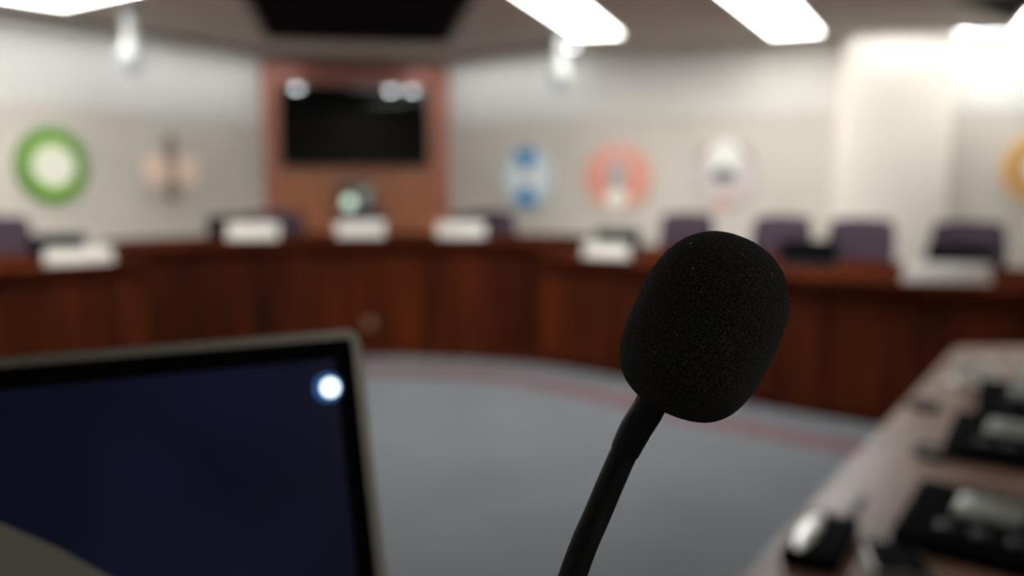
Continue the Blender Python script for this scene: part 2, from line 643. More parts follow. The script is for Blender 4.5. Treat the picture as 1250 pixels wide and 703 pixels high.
def pendant(px, py, drop, label):
    p = at_z(px, py, CE)
    t = thing('pendant_dome', label, 'ceiling dome', p, 0, 'white domes hanging from the ceiling')
    MB().lathe([(0.075, -0.02), (0.08, -0.012), (0.08, 0.0)], 32).build('ceiling_plate', 'pend', t)
    MB().lathe([(0.046, -drop), (0.048, -0.02)], 24).build('stem', 'pend', t)
    MB().lathe([(0.070, -drop - 0.13), (0.086, -drop - 0.11), (0.088, -drop - 0.05), (0.075, -drop - 0.01), (0.046, -drop + 0.02)], 32).build('housing', 'pend', t)
    pr = [(0.068 * math.cos(a), -drop - 0.13 - 0.09 * math.sin(a)) for a in [R(x) for x in range(0, 91, 9)]]
    pr[-1] = (0.002, pr[-1][1])
    MB().lathe(pr[::-1], 32).build('dome', 'dome', t)
    return t


pendant(157, 4, 0.27, 'pale dome hanging from the ceiling at the left, above the peach emblem')
pendant(683, 34, 0.29, 'pale dome hanging from the ceiling right of the television, above the blue emblem')

# ------------------------------------------------------------------ television
pc = Vector((PL.x, PL.y, 0)) + pn * 0.075
tl, br = at_plane(340, 101, pc, pn), at_plane(523, 203, pc, pn)
pinv = PB.inverted()
a, b = pinv @ tl, pinv @ br
TVW, TVH = b.x - a.x, a.z - b.z
tvc = PB @ Vector(((a.x + b.x) / 2, -0.075, b.z))
tv = thing('television', 'wide black flat-screen television on the red-brown wood wall', 'television', tvc, pang)
TILT = R(1.3)
tm = RX(TILT)
MB(tm).box((-TVW / 2, 0.0, 0), (TVW / 2, 0.035, TVH), bev=0.006).build('case', 'black', tv)
bz = MB(tm)
e = 0.014
bz.box((-TVW / 2, -0.006, TVH - e), (TVW / 2, 0.0, TVH))
bz.box((-TVW / 2, -0.006, 0), (TVW / 2, 0.0, e * 1.6))
bz.box((-TVW / 2, -0.006, e * 1.6), (-TVW / 2 + e, 0.0, TVH - e))
bz.box((TVW / 2 - e, -0.006, e * 1.6), (TVW / 2, 0.0, TVH - e))
bz.build('bezel', 'gloss', tv)
sc_ = MB(tm).box((-TVW / 2 + e, -0.003, e * 1.6), (TVW / 2 - e, 0.0, TVH - e)).build('screen', 'glass', tv, smooth=False)
br_ = MB()
br_.box((-0.22, 0.02, TVH * 0.3), (0.22, 0.075, TVH * 0.7), bev=0.005)
br_.build('wall_bracket', 'black', tv)
MB(tm).box((-0.05, -0.008, 0.006), (0.05, -0.005, 0.014)).build('emblem_strip', 'silver', tv)

# ceiling downlights whose reflection sits in the upper edge of the television glass
tvn = (RZ(pang) @ RX(TILT) @ Vector((0, -1, 0))).normalized()
for px, py, lab in ((362, 106, 'small round downlight over the left seats'), (477, 109, 'small round downlight over the room centre, left of a pair'),
                    (503, 109, 'small round downlight over the room centre, right of a pair')):
    P = at_plane(px, py, tvc + pn * 0.0, tvn)
    dd = ray(px, py)
    rr = dd - 2 * dd.dot(tvn) * tvn
    Q = P + rr * ((CE - P.z) / rr.z)
    t = thing('downlight', lab, 'downlight', (Q.x, Q.y, CE), 0, 'round ceiling downlights')
    MB().lathe([(0.075, -0.014), (0.115, -0.010), (0.12, 0.0), (0.075, 0.0)], 32, cap=False).build('ring', 'frame_w', t)
    MB().lathe([(0.002, -0.046), (0.035, -0.042), (0.06, -0.03), (0.074, -0.012), (0.075, 0.0)], 32).build('lens', 'down', t)
    print('DOWNLIGHT', Q, project(Q))

# conference camera under the television
p0 = at_plane(414, 222, pc, pn)
p1 = at_plane(457, 263, pc, pn)
a, b = pinv @ p0, pinv @ p1
cc = PB @ Vector(((a.x + b.x) / 2, 0.02, b.z))
cw, ch = b.x - a.x, a.z - b.z
cv = thing('conference_camera', 'grey-green boxy camera unit with a round pale light below the television', 'camera unit', cc, pang)
MB().box((-cw / 2, -0.16, 0), (cw / 2, -0.03, ch), bev=0.02).build('housing', 'unit', cv)
MB().box((-0.08, -0.03, 0.05), (0.08, 0.0, ch - 0.05), bev=0.005).build('wall_plate', 'black', cv)
fm = T(cw * -0.24, -0.16, ch * 0.40) @ RX(R(90))
MB(fm).lathe([(0.085, -0.001), (0.085, 0.012), (0.068, 0.016), (0.066, 0.0)], 32, cap=False).build('lens_ring', 'black', cv)
MB(fm).lathe([(0.064, -0.001), (0.060, 0.010), (0.03, 0.017), (0.002, 0.019)], 32).build('light', 'led', cv)
MB().box((cw * 0.08, -0.165, ch * 0.2), (cw * 0.40, -0.158, ch * 0.8), bev=0.002).build('speaker_grille', 'grille', cv)


# ------------------------------------------------------------------ wall emblems
def wall_frame(px, py, pts, side):
    """point and outward direction where a view line meets a wall drawn along a plan line"""
    best = None
    for i in range(len(pts) - 1):
        d = (pts[i + 1] - pts[i]).normalized()
        n = Vector((d.y, -d.x, 0)) * side
        P = at_plane(px, py, pts[i], n)
        s = (Vector((P.x, P.y, 0)) - pts[i]).dot(d)
        if -0.01 <= s <= (pts[i + 1] - pts[i]).length + 0.01:
            best = (P, n)
    return best


def emblem(px, py, pts, side, label):
    P, n = wall_frame(px, py, pts, side)
    rz = math.atan2(n.x, -n.y)
    u = (P - CAM).y * CT - (P - CAM).z * ST
    t = thing('wall_emblem', label, 'emblem', P + n * 0.004, rz, 'round emblems along the walls')
    return t, u / F                 # metres per pixel there


def disc(t, name, m, r, d0, d1, cx=0.0, cz=0.0, sx=1.0, sz=1.0):
    mm = T(cx, 0, cz) @ Matrix.Diagonal((sx, 1, sz, 1)) @ RX(R(90))
    bv = min(0.004, (d1 - d0) * 0.4)
    return MB(mm).lathe([(r, d0), (r, d1 - bv), (r - bv, d1)], 48).build(name, m, t)


def ringp(t, name, m, r0, r1, d0, d1):
    return MB(RX(R(90))).lathe([(r1, d0), (r1, d1 - 0.003), (r1 - 0.003, d1), (r0 + 0.003, d1), (r0, d1 - 0.003), (r0, d0), (r1, d0)],
                               48, cap=False).build(name, m, t)


def plate(t, name, m, pts, d0, d1):
    return MB(RX(R(90))).prism(pts, d0, d1).build(name, m, t)


# green ring, pale middle
t, k = emblem(63, 202, LEFT, -1, 'round green emblem with a pale centre, leftmost on the wall')
K = 1.08
disc(t, 'backing', 'grey_edge', 46 * k, 0, 0.02, sx=K)
ringp(t, 'rim', 'green', 30 * k, 46 * k, 0.02, 0.03)
disc(t, 'field', 'palegreen', 33.5 * k, 0.02, 0.026)
disc(t, 'device', 'cream', 25 * k, 0.026, 0.031, cz=-1 * k, sx=1.22, sz=0.9)
# peach wings, brown upright
t, k = emblem(207, 207, LEFT, -1, 'tan emblem with peach wings and a brown upright, left of the wood wall')
K = 1.10
disc(t, 'backing', 'tan', 41 * k, 0, 0.018, sx=K)
for sgn in (-1, 1):
    x0 = sgn * 8 * k
    x1 = sgn * 43 * k
    plate(t, 'wing', 'peach', [(x0, -15 * k), (x1, -20 * k), (x1, 14 * k), (x0 + sgn * 9 * k, 20 * k), (x0, 10 * k)][::sgn], 0.018, 0.028)
plate(t, 'upright', 'brown', [(-8 * k, -38 * k), (8 * k, -38 * k), (7 * k, 42 * k), (-7 * k, 42 * k)], 0.016, 0.024)
plate(t, 'chest', 'chest', [(-8 * k, -14 * k), (8 * k, -14 * k), (8 * k, 10 * k), (-8 * k, 10 * k)], 0.024, 0.03)
# blue and white
t, k = emblem(644, 217, RIGHT, 1, 'round white emblem with blue wedges at top and bottom, right of the wood wall')
K = 1.12
disc(t, 'backing', 'ice', 36 * k, 0, 0.02, sx=K)
for sgn in (-1, 1):
    pts = [(-5 * k, sgn * 8 * k), (5 * k, sgn * 8 * k), (17 * k, sgn * 30 * k), (10 * k, sgn * 34.5 * k), (0, sgn * 36 * k), (-10 * k, sgn * 34.5 * k), (-17 * k, sgn * 30 * k)]
    plate(t, 'wedge', 'blue', pts[::sgn], 0.02, 0.028)
MB(RX(R(90))).lathe([(36 * k, 0.02), (36 * k, 0.024), (33.5 * k, 0.024), (33.5 * k, 0.02)], 48, cap=False).build('rim', 'blue', t)
# salmon
t, k = emblem(754, 217, RIGHT, 1, 'round salmon emblem with a grey figure and cream foot')
K = 1.05
disc(t, 'backing', 'salmon', 40.5 * k, 0, 0.02, sx=K)
ringp(t, 'rim', 'pink', 32 * k, 38 * k, 0.018, 0.024)
disc(t, 'field', 'pink', 17 * k, 0.02, 0.025, cz=4 * k, sz=1.5)
plate(t, 'figure', 'greyv', [(-14 * k, -12 * k), (14 * k, -12 * k), (7 * k, 12 * k), (2 * k, 24 * k), (-2 * k, 24 * k), (-7 * k, 12 * k)], 0.025, 0.031)
disc(t, 'foot', 'cream', 12.5 * k, 0.025, 0.032, cz=-26 * k, sx=1.1)
# white with dark eye
t, k = emblem(884, 212, RIGHT, 1, 'round mauve-white emblem with a white cap and small dark middle')
K = 1.04
disc(t, 'backing', 'mauve', 41 * k, 0, 0.02, sx=K)
MB(RX(R(90)) ).lathe([(41 * k, 0.018), (41 * k, 0.022), (39 * k, 0.022), (39 * k, 0.018)], 48, cap=False).build('rim', 'tan', t)
for sgn in (-1, 1):
    plate(t, 'arc', 'brown', [(sgn * 15 * k, 34 * k), (sgn * 24 * k, 32 * k), (sgn * 34 * k, 20 * k), (sgn * 36 * k, 12 * k), (sgn * 30 * k, 20 * k), (sgn * 22 * k, 28 * k)][::-sgn], 0.02, 0.023)
disc(t, 'cap', 'seal_white', 19 * k, 0.021, 0.029, cz=20 * k, sx=1.05, sz=1.1)
disc(t, 'eye', 'slate', 11 * k, 0.029, 0.034, cz=-1 * k, sx=1.1, sz=0.8)
disc(t, 'base_mark', 'salmon', 6.5 * k, 0.021, 0.026, cz=-36 * k, sx=1.6, sz=0.6)
# orange at the frame edge
t, k = emblem(1262, 206, RIGHT2, 1, 'round orange emblem cut by the right edge of the photo, beyond the cream column')
disc(t, 'backing', 'gold', 41 * k, 0, 0.02)
ringp(t, 'rim', 'gold', 34 * k, 40 * k, 0.018, 0.026)
disc(t, 'field', 'orange', 33 * k, 0.02, 0.024)
disc(t, 'device', 'cream', 14 * k, 0.024, 0.03, sz=1.2)

# ------------------------------------------------------------------ curved dais desks
BASE = catmull([(-4.9, 2.5), (-4.3, 3.5), (-3.55, 4.6), (-2.7, 5.55), (-1.9, 6.22), (-1.088, 6.53), (-0.388, 6.46), (0.203, 6.25), (0.733, 5.83),
                (1.33, 5.2), (1.894, 4.73), (2.6, 4.22), (3.4, 3.72), (4.3, 3.2), (5.0, 2.8)], 16)


def offset_curve(pts, off):
    out = []
    n = len(pts)
    for i in range(n):
        d = (pts[min(i + 1, n - 1)] - pts[max(i - 1, 0)]).normalized()
        out.append(pts[i] + Vector((-d.y, d.x, 0)) * off)      # positive: away from the room's middle
    return out


def cut(pts, px0, px1, z):
    """the stretch of the plan curve seen between two picture columns at height z"""
    return [i for i, p in enumerate(pts) if p.y > 0.5 and px0 <= project(Vector((p.x, p.y, z)))[0] <= px1]


def curve_at(pts, px, z):
    best = min(range(1, len(pts) - 1), key=lambda i: abs(project(Vector((pts[i].x, pts[i].y, z)))[0] - px) if pts[i].y > 1.0 else 1e9)
    # refine on the neighbouring segments
    bp, bd = None, 1e9
    for i in (best - 1, best):
        for k in range(41):
            p = pts[i].lerp(pts[i + 1], k / 40)
            e = abs(project(Vector((p.x, p.y, z)))[0] - px)
            if e < bd:
                bd, bp, dr = e, p, (pts[i + 1] - pts[i]).normalized()
    return bp, math.atan2(dr.y, dr.x)


def desk(name, i0, i1, top, depth, label):
    seg = BASE[i0:i1 + 1]
    seg = [seg[0].lerp(seg[1], 0.06)] + seg[1:-1] + [seg[-1].lerp(seg[-2], 0.06)]
    c = seg[len(seg) // 2]
    t = thing(name, label, 'desk', (c.x, c.y, 0), 0, 'curved dais desks')
    o = Vector((c.x, c.y, 0))
    loc = [p - o for p in seg]
    strip_along(loc, -0.05, depth, top - 0.045, top, 1).build('desktop', 'desktop', t)
    strip_along(loc, 0.0, 0.018, top - 0.10, top - 0.045, 1).build('apron', 'desktop', t)
    strip_along(loc, -0.012, 0.02, 0.0, 0.075, 1).build('plinth', 'desk', t)
    # veneered front boards of about 0.6 m
    acc, st = 0.0, 0
    for j in range(1, len(loc)):
        acc += (loc[j] - loc[j - 1]).length
        if acc > 0.5 or j == len(loc) - 1:
            strip_along(loc[st:j + 1], 0.002, 0.03, 0.075, top - 0.10, 1).build('front_board', 'desk', t)
            st, acc = j, 0.0
    # end and middle supports
    for j in sorted({1, len(loc) // 3, 2 * len(loc) // 3, len(loc) - 2}):
        d = (loc[min(j + 1, len(loc) - 1)] - loc[j - 1]).normalized()
        m = T(loc[j].x, loc[j].y, 0) @ RZ(math.atan2(d.y, d.x))
        MB(m).box((-0.02, 0.03, 0), (0.02, depth - 0.06, top - 0.045), bev=0.003).build('support', 'desk', t)
    return t


ic = cut(BASE, 176, 662, 0.4)
C0, C1 = ic[0], ic[-1]
desk('dais_desk', C0, C1, CZ, 0.86, 'raised middle dais desk of dark red-brown wood below the television')
desk('dais_desk', 0, C0, DZ, 1.2, 'lower curved dais desk of dark wood at the left, under the green emblem')
desk('dais_desk', C1, len(BASE) - 1, DZ, 1.25, 'lower curved dais desk of dark wood at the right, before the cream column')

# rose band woven along the desks, and the lighter margin between
struct(strip_along(BASE, -0.62, -0.36, 0.0, 0.004, 1).build('trim_7', 'band'))

# small round fitting on the desk front
P, ang = curve_at(BASE, 451, 0.2)
tt = at_plane(451, 396, P, Vector((math.sin(ang), -math.cos(ang), 0)))
kn = thing('wall_socket', 'small round brass fitting low on the middle desk front', 'fitting', (P.x, P.y, tt.z), ang)
km = RX(R(90))
MB(km).lathe([(0.040, -0.002), (0.040, 0.006), (0.034, 0.010), (0.030, 0.010)], 32).build('rim', 'brass', kn)
MB(km).lathe([(0.028, 0.010), (0.024, 0.016), (0.002, 0.018)], 32).build('cap', 'brass', kn)


# ------------------------------------------------------------------ nameplates
def nameplate_at(loc, rz, label, w=0.40, h=0.14, back=12):
    t = thing('nameplate', label, 'nameplate', loc, rz, 'white nameplates on the desks')
    lean = RX(R(-back))
    MB(lean).box((-w / 2, -0.004, 0.004), (w / 2, 0.0, h), bev=0.0012).build('card', 'white', t)
    b = MB()
    b.box((-w / 2 - 0.004, -0.012, 0), (w / 2 + 0.004, 0.07, 0.006), bev=0.001)
    b.box((-w / 2 - 0.004, -0.012, 0.006), (w / 2 + 0.004, -0.008, 0.014))
    b.build('stand', 'acrylic', t)
    return t


IN_C = offset_curve(BASE, 0.38)
IN_S = offset_curve(BASE, 0.13)


def put(pts, px, z, turn=0.0):
    P, ang = curve_at(pts, px, z)
    return Vector((P.x, P.y, z)), ang + turn


for px, lab, tw in ((309, 'white nameplate at the left on the raised middle desk', -0.32), (440, 'white nameplate in the middle of the raised desk, under the television', -0.05),
                    (563, 'white nameplate at the right on the raised middle desk', 0.2)):
    p, g = put(IN_C, px, CZ)
    nameplate_at(p, g * 0.4, lab, 0.365, 0.115)
p, g = put(IN_S, 98, DZ)
nameplate_at(p, g * 0.85, 'white nameplate on the left dais desk below the green emblem', 0.40, 0.095)
p, g = put(IN_S, 739, DZ)
nameplate_at(p, g * 0.7, 'white nameplate on the right dais desk below the salmon emblem', 0.33, 0.095)
p, g = put(offset_curve(BASE, 0.16), 1156, DZ)
nameplate_at(p, g * 0.35, 'white nameplate on the right dais desk before the cream column', 0.42, 0.105)


# ------------------------------------------------------------------ chairs
def make_chair(label):
    t = thing('office_chair', label, 'chair', (0, 0, 0), 0, 'purple chairs behind the dais desks')
    # local -y is the front of the seat
    s = MB()
    s.box((-0.25, -0.26, 0.44), (0.25, 0.22, 0.53), bev=0.035, seg=4)
    s.build('seat', 'purple', t)
    # curved padded back
    nx, nz = 14, 12
    b = MB()
    for side in (0, 1):
        pass
    vs, fs = [], []
    for side in (0, 1):
        for j in range(nz + 1):
            for i in range(nx + 1):
                u = i / nx * 2 - 1
                v = j / nz * 2 - 1
                hw = 0.235 * (1 - 0.10 * max(0, v) ** 2)
                x = u * hw
                z = 0.82 + v * 0.20 * (1 - 0.10 * abs(u) ** 3)
                pad = 0.035 * (1 - abs(u) ** 6) * (1 - abs(v) ** 6)
                y = 0.26 - 0.05 * u * u * 1.0 + 0.06 * (v * 0.5 + 0.5)
                y += pad if side else -pad
                vs.append((x, y, z))
    o = (nx + 1) * (nz + 1)
    for side in (0, 1):
        for j in range(nz):
            for i in range(nx):
                q = side * o + j * (nx + 1) + i
                fs.append((q, q + 1, q + nx + 2, q + nx + 1))
    b._add(vs, fs)
    bmesh.ops.remove_doubles(b.bm, verts=b.bm.verts, dist=0.0005)
    b.build('backrest', 'purple', t, ang=80)
    MB().tube([(0, 0.12, 0.43), (0, 0.28, 0.44), (0, 0.36, 0.52), (0, 0.355, 0.80)], [0.02, 0.02, 0.022, 0.018], 12).build('back_support', 'chair', t)
    for sg in (-1, 1):
        MB().tube([(sg * 0.20, 0.02, 0.45), (sg * 0.255, 0.02, 0.47), (sg * 0.258, 0.02, 0.63), (sg * 0.255, 0.0, 0.665)], 0.014, 10).build('arm_post', 'chair', t)
        MB().box((sg * 0.255 - 0.025, -0.15, 0.66), (sg * 0.255 + 0.025, 0.13, 0.69), bev=0.012, seg=3).build('armrest', 'chair', t)
    MB().lathe([(0.03, 0.09), (0.03, 0.27), (0.02, 0.28), (0.02, 0.43), (0.09, 0.435), (0.09, 0.45)], 20).build('column', 'chair', t)
    for k in range(5):
        a = 2 * PI * k / 5 + 0.3
        lg = MB().tube([(0.02 * math.cos(a), 0.02 * math.sin(a), 0.11), (0.28 * math.cos(a), 0.28 * math.sin(a), 0.075)], [0.024, 0.014], 10).build('leg', 'chair', t)
        MB(T(0.28 * math.cos(a), 0.28 * math.sin(a), 0.03) @ RZ(a) @ RX(R(90))).lathe([(0.022, -0.02), (0.03, -0.014), (0.03, 0.014), (0.022, 0.02)], 16).build('caster', 'chair', lg)
    return t


CH_S = offset_curve(BASE, 1.52)
CH_C = offset_curve(BASE, 1.25)
chairs = [
    (CH_C, 337, 'purple chair behind the left nameplate of the raised middle desk', -0.05),
    (CH_C, 440, 'purple chair in the middle, straight below the camera unit', 0.0),
    (CH_C, 592, 'purple chair behind the right nameplate of the raised middle desk', 0.0),
    (CH_S, -2, 'purple chair cut by the left edge of the photo', 0.0),
    (CH_S, 828, 'purple chair between the salmon emblem and the dark-eyed emblem', 0.0),
    (CH_S, 942, 'purple chair just right of the foam microphone head', 0.0),
    (CH_S, 1043, 'purple chair in front of the left edge of the cream column', 0.0),
    (CH_S, 1182, 'purple chair behind the nameplate near the cream column', 0.0),
]
ch0 = None
for pts, px, lab, tw in chairs:
    p, g = put(pts, px, 0.9)
    p.z = 0
    if ch0 is None:
        ch0 = make_chair(lab)
        ch0.location = p
        ch0.rotation_euler = (0, 0, g * 0.7 + tw)
    else:
        dup(ch0, p, g * 0.7 + tw, lab)


# ------------------------------------------------------------------ laptops lying low on the dais
def make_low_laptop(label):
    t = thing('laptop', label, 'laptop', (0, 0, 0), 0, 'black laptops on the dais desks')
    MB().box((-0.17, 0.0, 0.0), (0.17, 0.235, 0.02), bev=0.005).build('base', 'black', t)
    MB().box((-0.15, 0.03, 0.019), (0.15, 0.14, 0.022)).build('keyboard', 'keys', t)
    MB(T(0, 0.0, 0.02) @ RX(R(-14))).box((-0.17, -0.002, 0.0), (0.17, 0.010, 0.15), bev=0.003).build('lid', 'matte', t)
    MB(T(0, 0.004, 0.018) @ RY(R(90))).lathe([(0.007, -0.13), (0.007, 0.13)], 12).build('hinge', 'chair', t)
    return t


LP = offset_curve(BASE, 0.50)
LPC = offset_curve(BASE, 0.50)
lp0 = None
for pts, px, z, lab in ((LP, 72, DZ, 'black laptop behind the nameplate under the green emblem'),
                        (LP, 752, DZ, 'black laptop behind the nameplate under the salmon emblem'),
                        (LP, 1170, DZ, 'black laptop behind the nameplate before the cream column'),
                        (LPC, 575, CZ, 'black laptop at the right on the raised middle desk'),
                        (LPC, 283, CZ, 'black laptop at the left on the raised middle desk'),
                        (LP, 985, DZ, 'black laptop right of the foam microphone head, between two chairs')):
    p, g = put(pts, px, z)
    if lp0 is None:
        lp0 = make_low_laptop(lab)
        lp0.location = p
        lp0.rotation_euler = (0, 0, g * 0.6)
    else:
        dup(lp0, p, g * 0.6, lab)

# ------------------------------------------------------------------ table on the right with conference units
ta, tb = at_z(897, 709, TZ), at_z(1166, 423, TZ)
td = (tb - ta).normalized()
A = ta - td * 0.30
B = tb
Cc = Vector((tb.x + 0.95, tb.y + 0.02, TZ))
D = Vector((A.x + 0.95, A.y - 0.20, TZ))
o = Vector(((A.x + Cc.x) / 2, (A.y + Cc.y) / 2, 0))
tab = thing('side_table', 'polished brown table at the right covered with black conference units', 'table', o, 0)
q4 = [(p.x - o.x, p.y - o.y) for p in (A, D, Cc, B)]
MB().prism(q4, TZ - 0.04, TZ, bev=0.008).build('tabletop', 'table', tab)
q5 = [(x * 0.9, y * 0.93) for x, y in q4]
ap = MB()
for i in range(4):
    a, b = Vector((*q5[i], 0)), Vector((*q5[(i + 1) % 4], 0))
    dd = (b - a).normalized()
    nn = Vector((-dd.y, dd.x, 0)) * 0.02
    ap.prism([(a.x, a.y), (b.x, b.y), (b.x + nn.x, b.y + nn.y), (a.x + nn.x, a.y + nn.y)], TZ - 0.13, TZ - 0.04)
ap.build('apron', 'desk', tab)
for x, y in q5:
    MB().box((x * 0.94 - 0.03, y * 0.97 - 0.03, 0), (x * 0.94 + 0.03, y * 0.97 + 0.03, TZ - 0.04), bev=0.004).build('leg', 'desk', tab)


def make_unit(label):
    t = thing('conference_unit', label, 'conference unit', (0, 0, 0), 0, 'black conference units on the right table')
    # wedge body: profile in y-z, pulled along x
    w = 0.125
    prof = [(-0.10, 0.0), (0.09, 0.0), (0.09, 0.062), (0.065, 0.070), (-0.09, 0.026), (-0.10, 0.018)]
    MB(RZ(R(90)) @ RX(R(90))).prism(prof, -w, w, bev=0.005).build('body', 'matte', t)
    sl = math.atan2(0.044, 0.155)
    m = T(0, -0.0125, 0.0485) @ RX(sl)
    MB(m).box((-0.055, -0.005, -0.002), (0.045, 0.055, 0.004), bev=0.0015).build('speaker_grille', 'grille', t)
    for k in range(3):
        MB(m @ T(-0.05 + 0.05 * k, -0.045, 0)).box((-0.016, -0.010, -0.002), (0.016, 0.010, 0.005), bev=0.003).build('button', 'chair', t)
    MB(m @ T(0.085, 0.048, 0)).lathe([(0.010, 0), (0.010, 0.012), (0.006, 0.016)], 16).build('microphone_socket', 'black', t)
    return t


un = None
for px, py, rz, lab in ((1208, 668, R(-40), 'largest black conference unit, nearest on the right table'),
                        (1238, 558, R(-36), 'black conference unit, middle one along the right table'),
                        (1262, 508, R(-30), 'black conference unit farthest along the right table, behind the white cards')):
    p = at_z(px, py, TZ)
    if un is None:
        un = make_unit(lab)
        un.location = p
        un.rotation_euler = (0, 0, rz)
    else:
        dup(un, p, rz, lab)
# white cards near the far end
p = at_z(1196, 471, TZ)
nameplate_at(p, R(-4), 'small white nameplate at the far end of the right table', 0.125, 0.085, 24)
p = at_z(1262, 474, TZ)
nameplate_at(p, R(-8), 'small white nameplate cut by the right edge, at the far end of the table', 0.125, 0.085, 24)
# black push-to-talk base with a chrome plate
p = at_z(1000, 669, TZ)
t = thing('desk_microphone', 'low black desk microphone with a chrome top near the left edge of the table', 'desk microphone', p, R(-30))
MB().box((-0.040, -0.10, 0.0), (0.045, 0.10, 0.026), bev=0.010, seg=3).build('body', 'matte', t)
MB(T(-0.016, -0.005, 0.025) @ Matrix.Diagonal((0.36, 1.9, 1, 1))).lathe([(0.042, 0), (0.040, 0.005), (0.028, 0.009), (0.002, 0.010)], 32).build('top_plate', 'satin', t)
MB().tube([(0.03, 0.085, 0.022), (0.035, 0.115, 0.036), (0.042, 0.15, 0.040)], [0.008, 0.007, 0.009], 12).build('capsule', 'black', t)
# flat black device with grey rim
p = at_z(1094, 688, TZ)
t = thing('phone', 'flat black phone with a grey rim lying at the bottom of the table', 'phone', p, R(-12))
MB().box((-0.043, -0.062, 0), (0.043, 0.062, 0.010), bev=0.003).build('rim', 'silver', t)
MB().box((-0.038, -0.055, 0.0098), (0.038, 0.055, 0.0115), bev=0.0006).build('screen', 'matte', t)
MB().lathe([(0.005, 0.0113), (0.004, 0.0122)], 16, mx=T(0, -0.050, 0)).build('button', 'chair', t)
# dark discs put in for a brown thing's shadow and a dark reflection
for px, py, r, lab in ((1140, 556, 0.042, 'dark brown round coaster in the middle of the right table'),
                       (1128, 497, 0.040, 'dark brown round coaster farther along near the table edge, standing in for a reflection')):
    p = at_z(px, py, TZ)
    t = thing('smudge', lab, 'smudge', p, 0, 'dark discs put in for smudges on the right table')
    MB().lathe([(r, 0), (r, 0.006), (r - 0.004, 0.009)], 32).build('base', 'smudge', t)
    MB().lathe([(r, 0.006), (r, 0.014), (r - 0.005, 0.014), (r - 0.005, 0.009)], 32, cap=False).build('lip', 'smudge', t)
# ------------------------------------------------------------------ lectern under the viewer
LZ = 1.0
lec = thing('lectern', 'wooden lectern carrying the open laptop and the gooseneck microphone', 'lectern', (-0.07, 0.38, 0))
MB().box((-0.36, -0.29, LZ - 0.03), (0.36, 0.27, LZ), bev=0.006).build('top', 'desktop', lec)
MB().box((-0.33, 0.20, 0.06), (0.33, 0.23, LZ - 0.03), bev=0.003).build('front_panel', 'desk', lec)
for sg in (-1, 1):
    MB().box((sg * 0.33 - 0.012, -0.22, 0.06), (sg * 0.33 + 0.012, 0.20, LZ - 0.03), bev=0.003).build('side_panel', 'desk', lec)
MB().box((-0.318, -0.2, 0.55), (0.318, 0.2, 0.57), bev=0.003).build('shelf', 'desk', lec)
MB().box((-0.36, -0.25, 0.0), (0.36, 0.26, 0.06), bev=0.006).build('base', 'desk', lec)

# ------------------------------------------------------------------ laptop
K0 = at_depth(437, 401, 0.50)                     # upper right corner of the lid
nrm = Vector((0.465, -0.885, 0)).normalized()     # the way the screen faces
alg = Vector((-nrm.y, nrm.x, 0))                  # along the top edge to the right
if alg.x < 0:
    alg = -alg
tilt = R(16)
Hs, Ws = 0.0, 0.345
upv = (Vector((0, 0, 1)) * math.cos(tilt) - nrm * math.sin(tilt)).normalized()
HGZ = LZ + 0.014
Hs = (K0.z - HGZ) / upv.z
hinge_r = K0 - upv * Hs
hc = hinge_r - alg * (Ws / 2)
lrz = math.atan2(alg.y, alg.x)
lap = thing('laptop', 'open silver laptop with a dark navy screen and one bright round icon', 'laptop', (hc.x, hc.y, LZ), lrz)
# local: x along hinge, -y the way the screen faces, z up
MB().box((-Ws / 2, -0.235, 0.001), (Ws / 2, 0.006, 0.014), bev=0.003).build('base', 'silver', lap)
kb = MB()
for r_ in range(5):
    for c_ in range(13):
        x0 = -Ws / 2 + 0.022 + c_ * 0.0234
        kb.box((x0, -0.035 - r_ * 0.019 - 0.016, 0.0135), (x0 + 0.020, -0.035 - r_ * 0.019, 0.0155), bev=0.0008, seg=1)
kb.build('keyboard', 'keys', lap)
MB().box((-0.055, -0.225, 0.0135), (0.055, -0.148, 0.0145), bev=0.0004).build('touchpad', 'grille', lap)
LM = T(0, 0, 0.014) @ RX(-tilt)
lid = MB(LM)


def rrect(x0, x1, z0, z1, r, n=6):
    pts = []
    for cx, cz, a0 in ((x1 - r, z0 + r, -90), (x1 - r, z1 - r, 0), (x0 + r, z1 - r, 90), (x0 + r, z0 + r, 180)):
        for k in range(n + 1):
            a = R(a0 + 90 * k / n)
            pts.append((cx + r * math.cos(a), cz + r * math.sin(a)))
    return pts


XZ = RX(R(90))     # plan outline x-y becomes x-z, prism height becomes -y
lid.prism(rrect(-Ws / 2, Ws / 2, 0.0, Hs, 0.008), -0.007, 0.0, mx=XZ, bev=0.001)
# raised silver rim round the glass
ri = 0.0052
lid_o = lid.build('lid', 'silver', lap)
rim = MB(LM)
po, pi_ = rrect(-Ws / 2, Ws / 2, 0.0, Hs, 0.008), rrect(-Ws / 2 + ri, Ws / 2 - ri, ri, Hs - ri, 0.003)
n = len(po)
vs = [(x, 0.0, z) for x, z in po] + [(x, -0.0022, z) for x, z in po] + [(x, -0.0022, z) for x, z in pi_] + [(x, 0.0, z) for x, z in pi_]
fs = []
for ring in range(3):
    for k in range(n):
        k2 = (k + 1) % n
        fs.append((ring * n + k, ring * n + k2, (ring + 1) * n + k2, (ring + 1) * n + k))
rim._add(vs, fs)
rim.build('rim', 'silver', lap)
MB(LM).prism(rrect(-Ws / 2 + ri, Ws / 2 - ri, ri, Hs - ri, 0.003), 0.0003, 0.0012, mx=XZ).build('bezel', 'gloss' if False else 'matte', lap)
bx = ri + 0.0105
sx0, sx1, sz0, sz1 = -Ws / 2 + bx, Ws / 2 - bx, 0.02, Hs - bx
scr = MB(LM).prism([(sx0, sz0), (sx1, sz0), (sx1, sz1), (sx0, sz1)], 0.001, 0.0016, mx=XZ).build('screen', 'screen', lap, smooth=False)
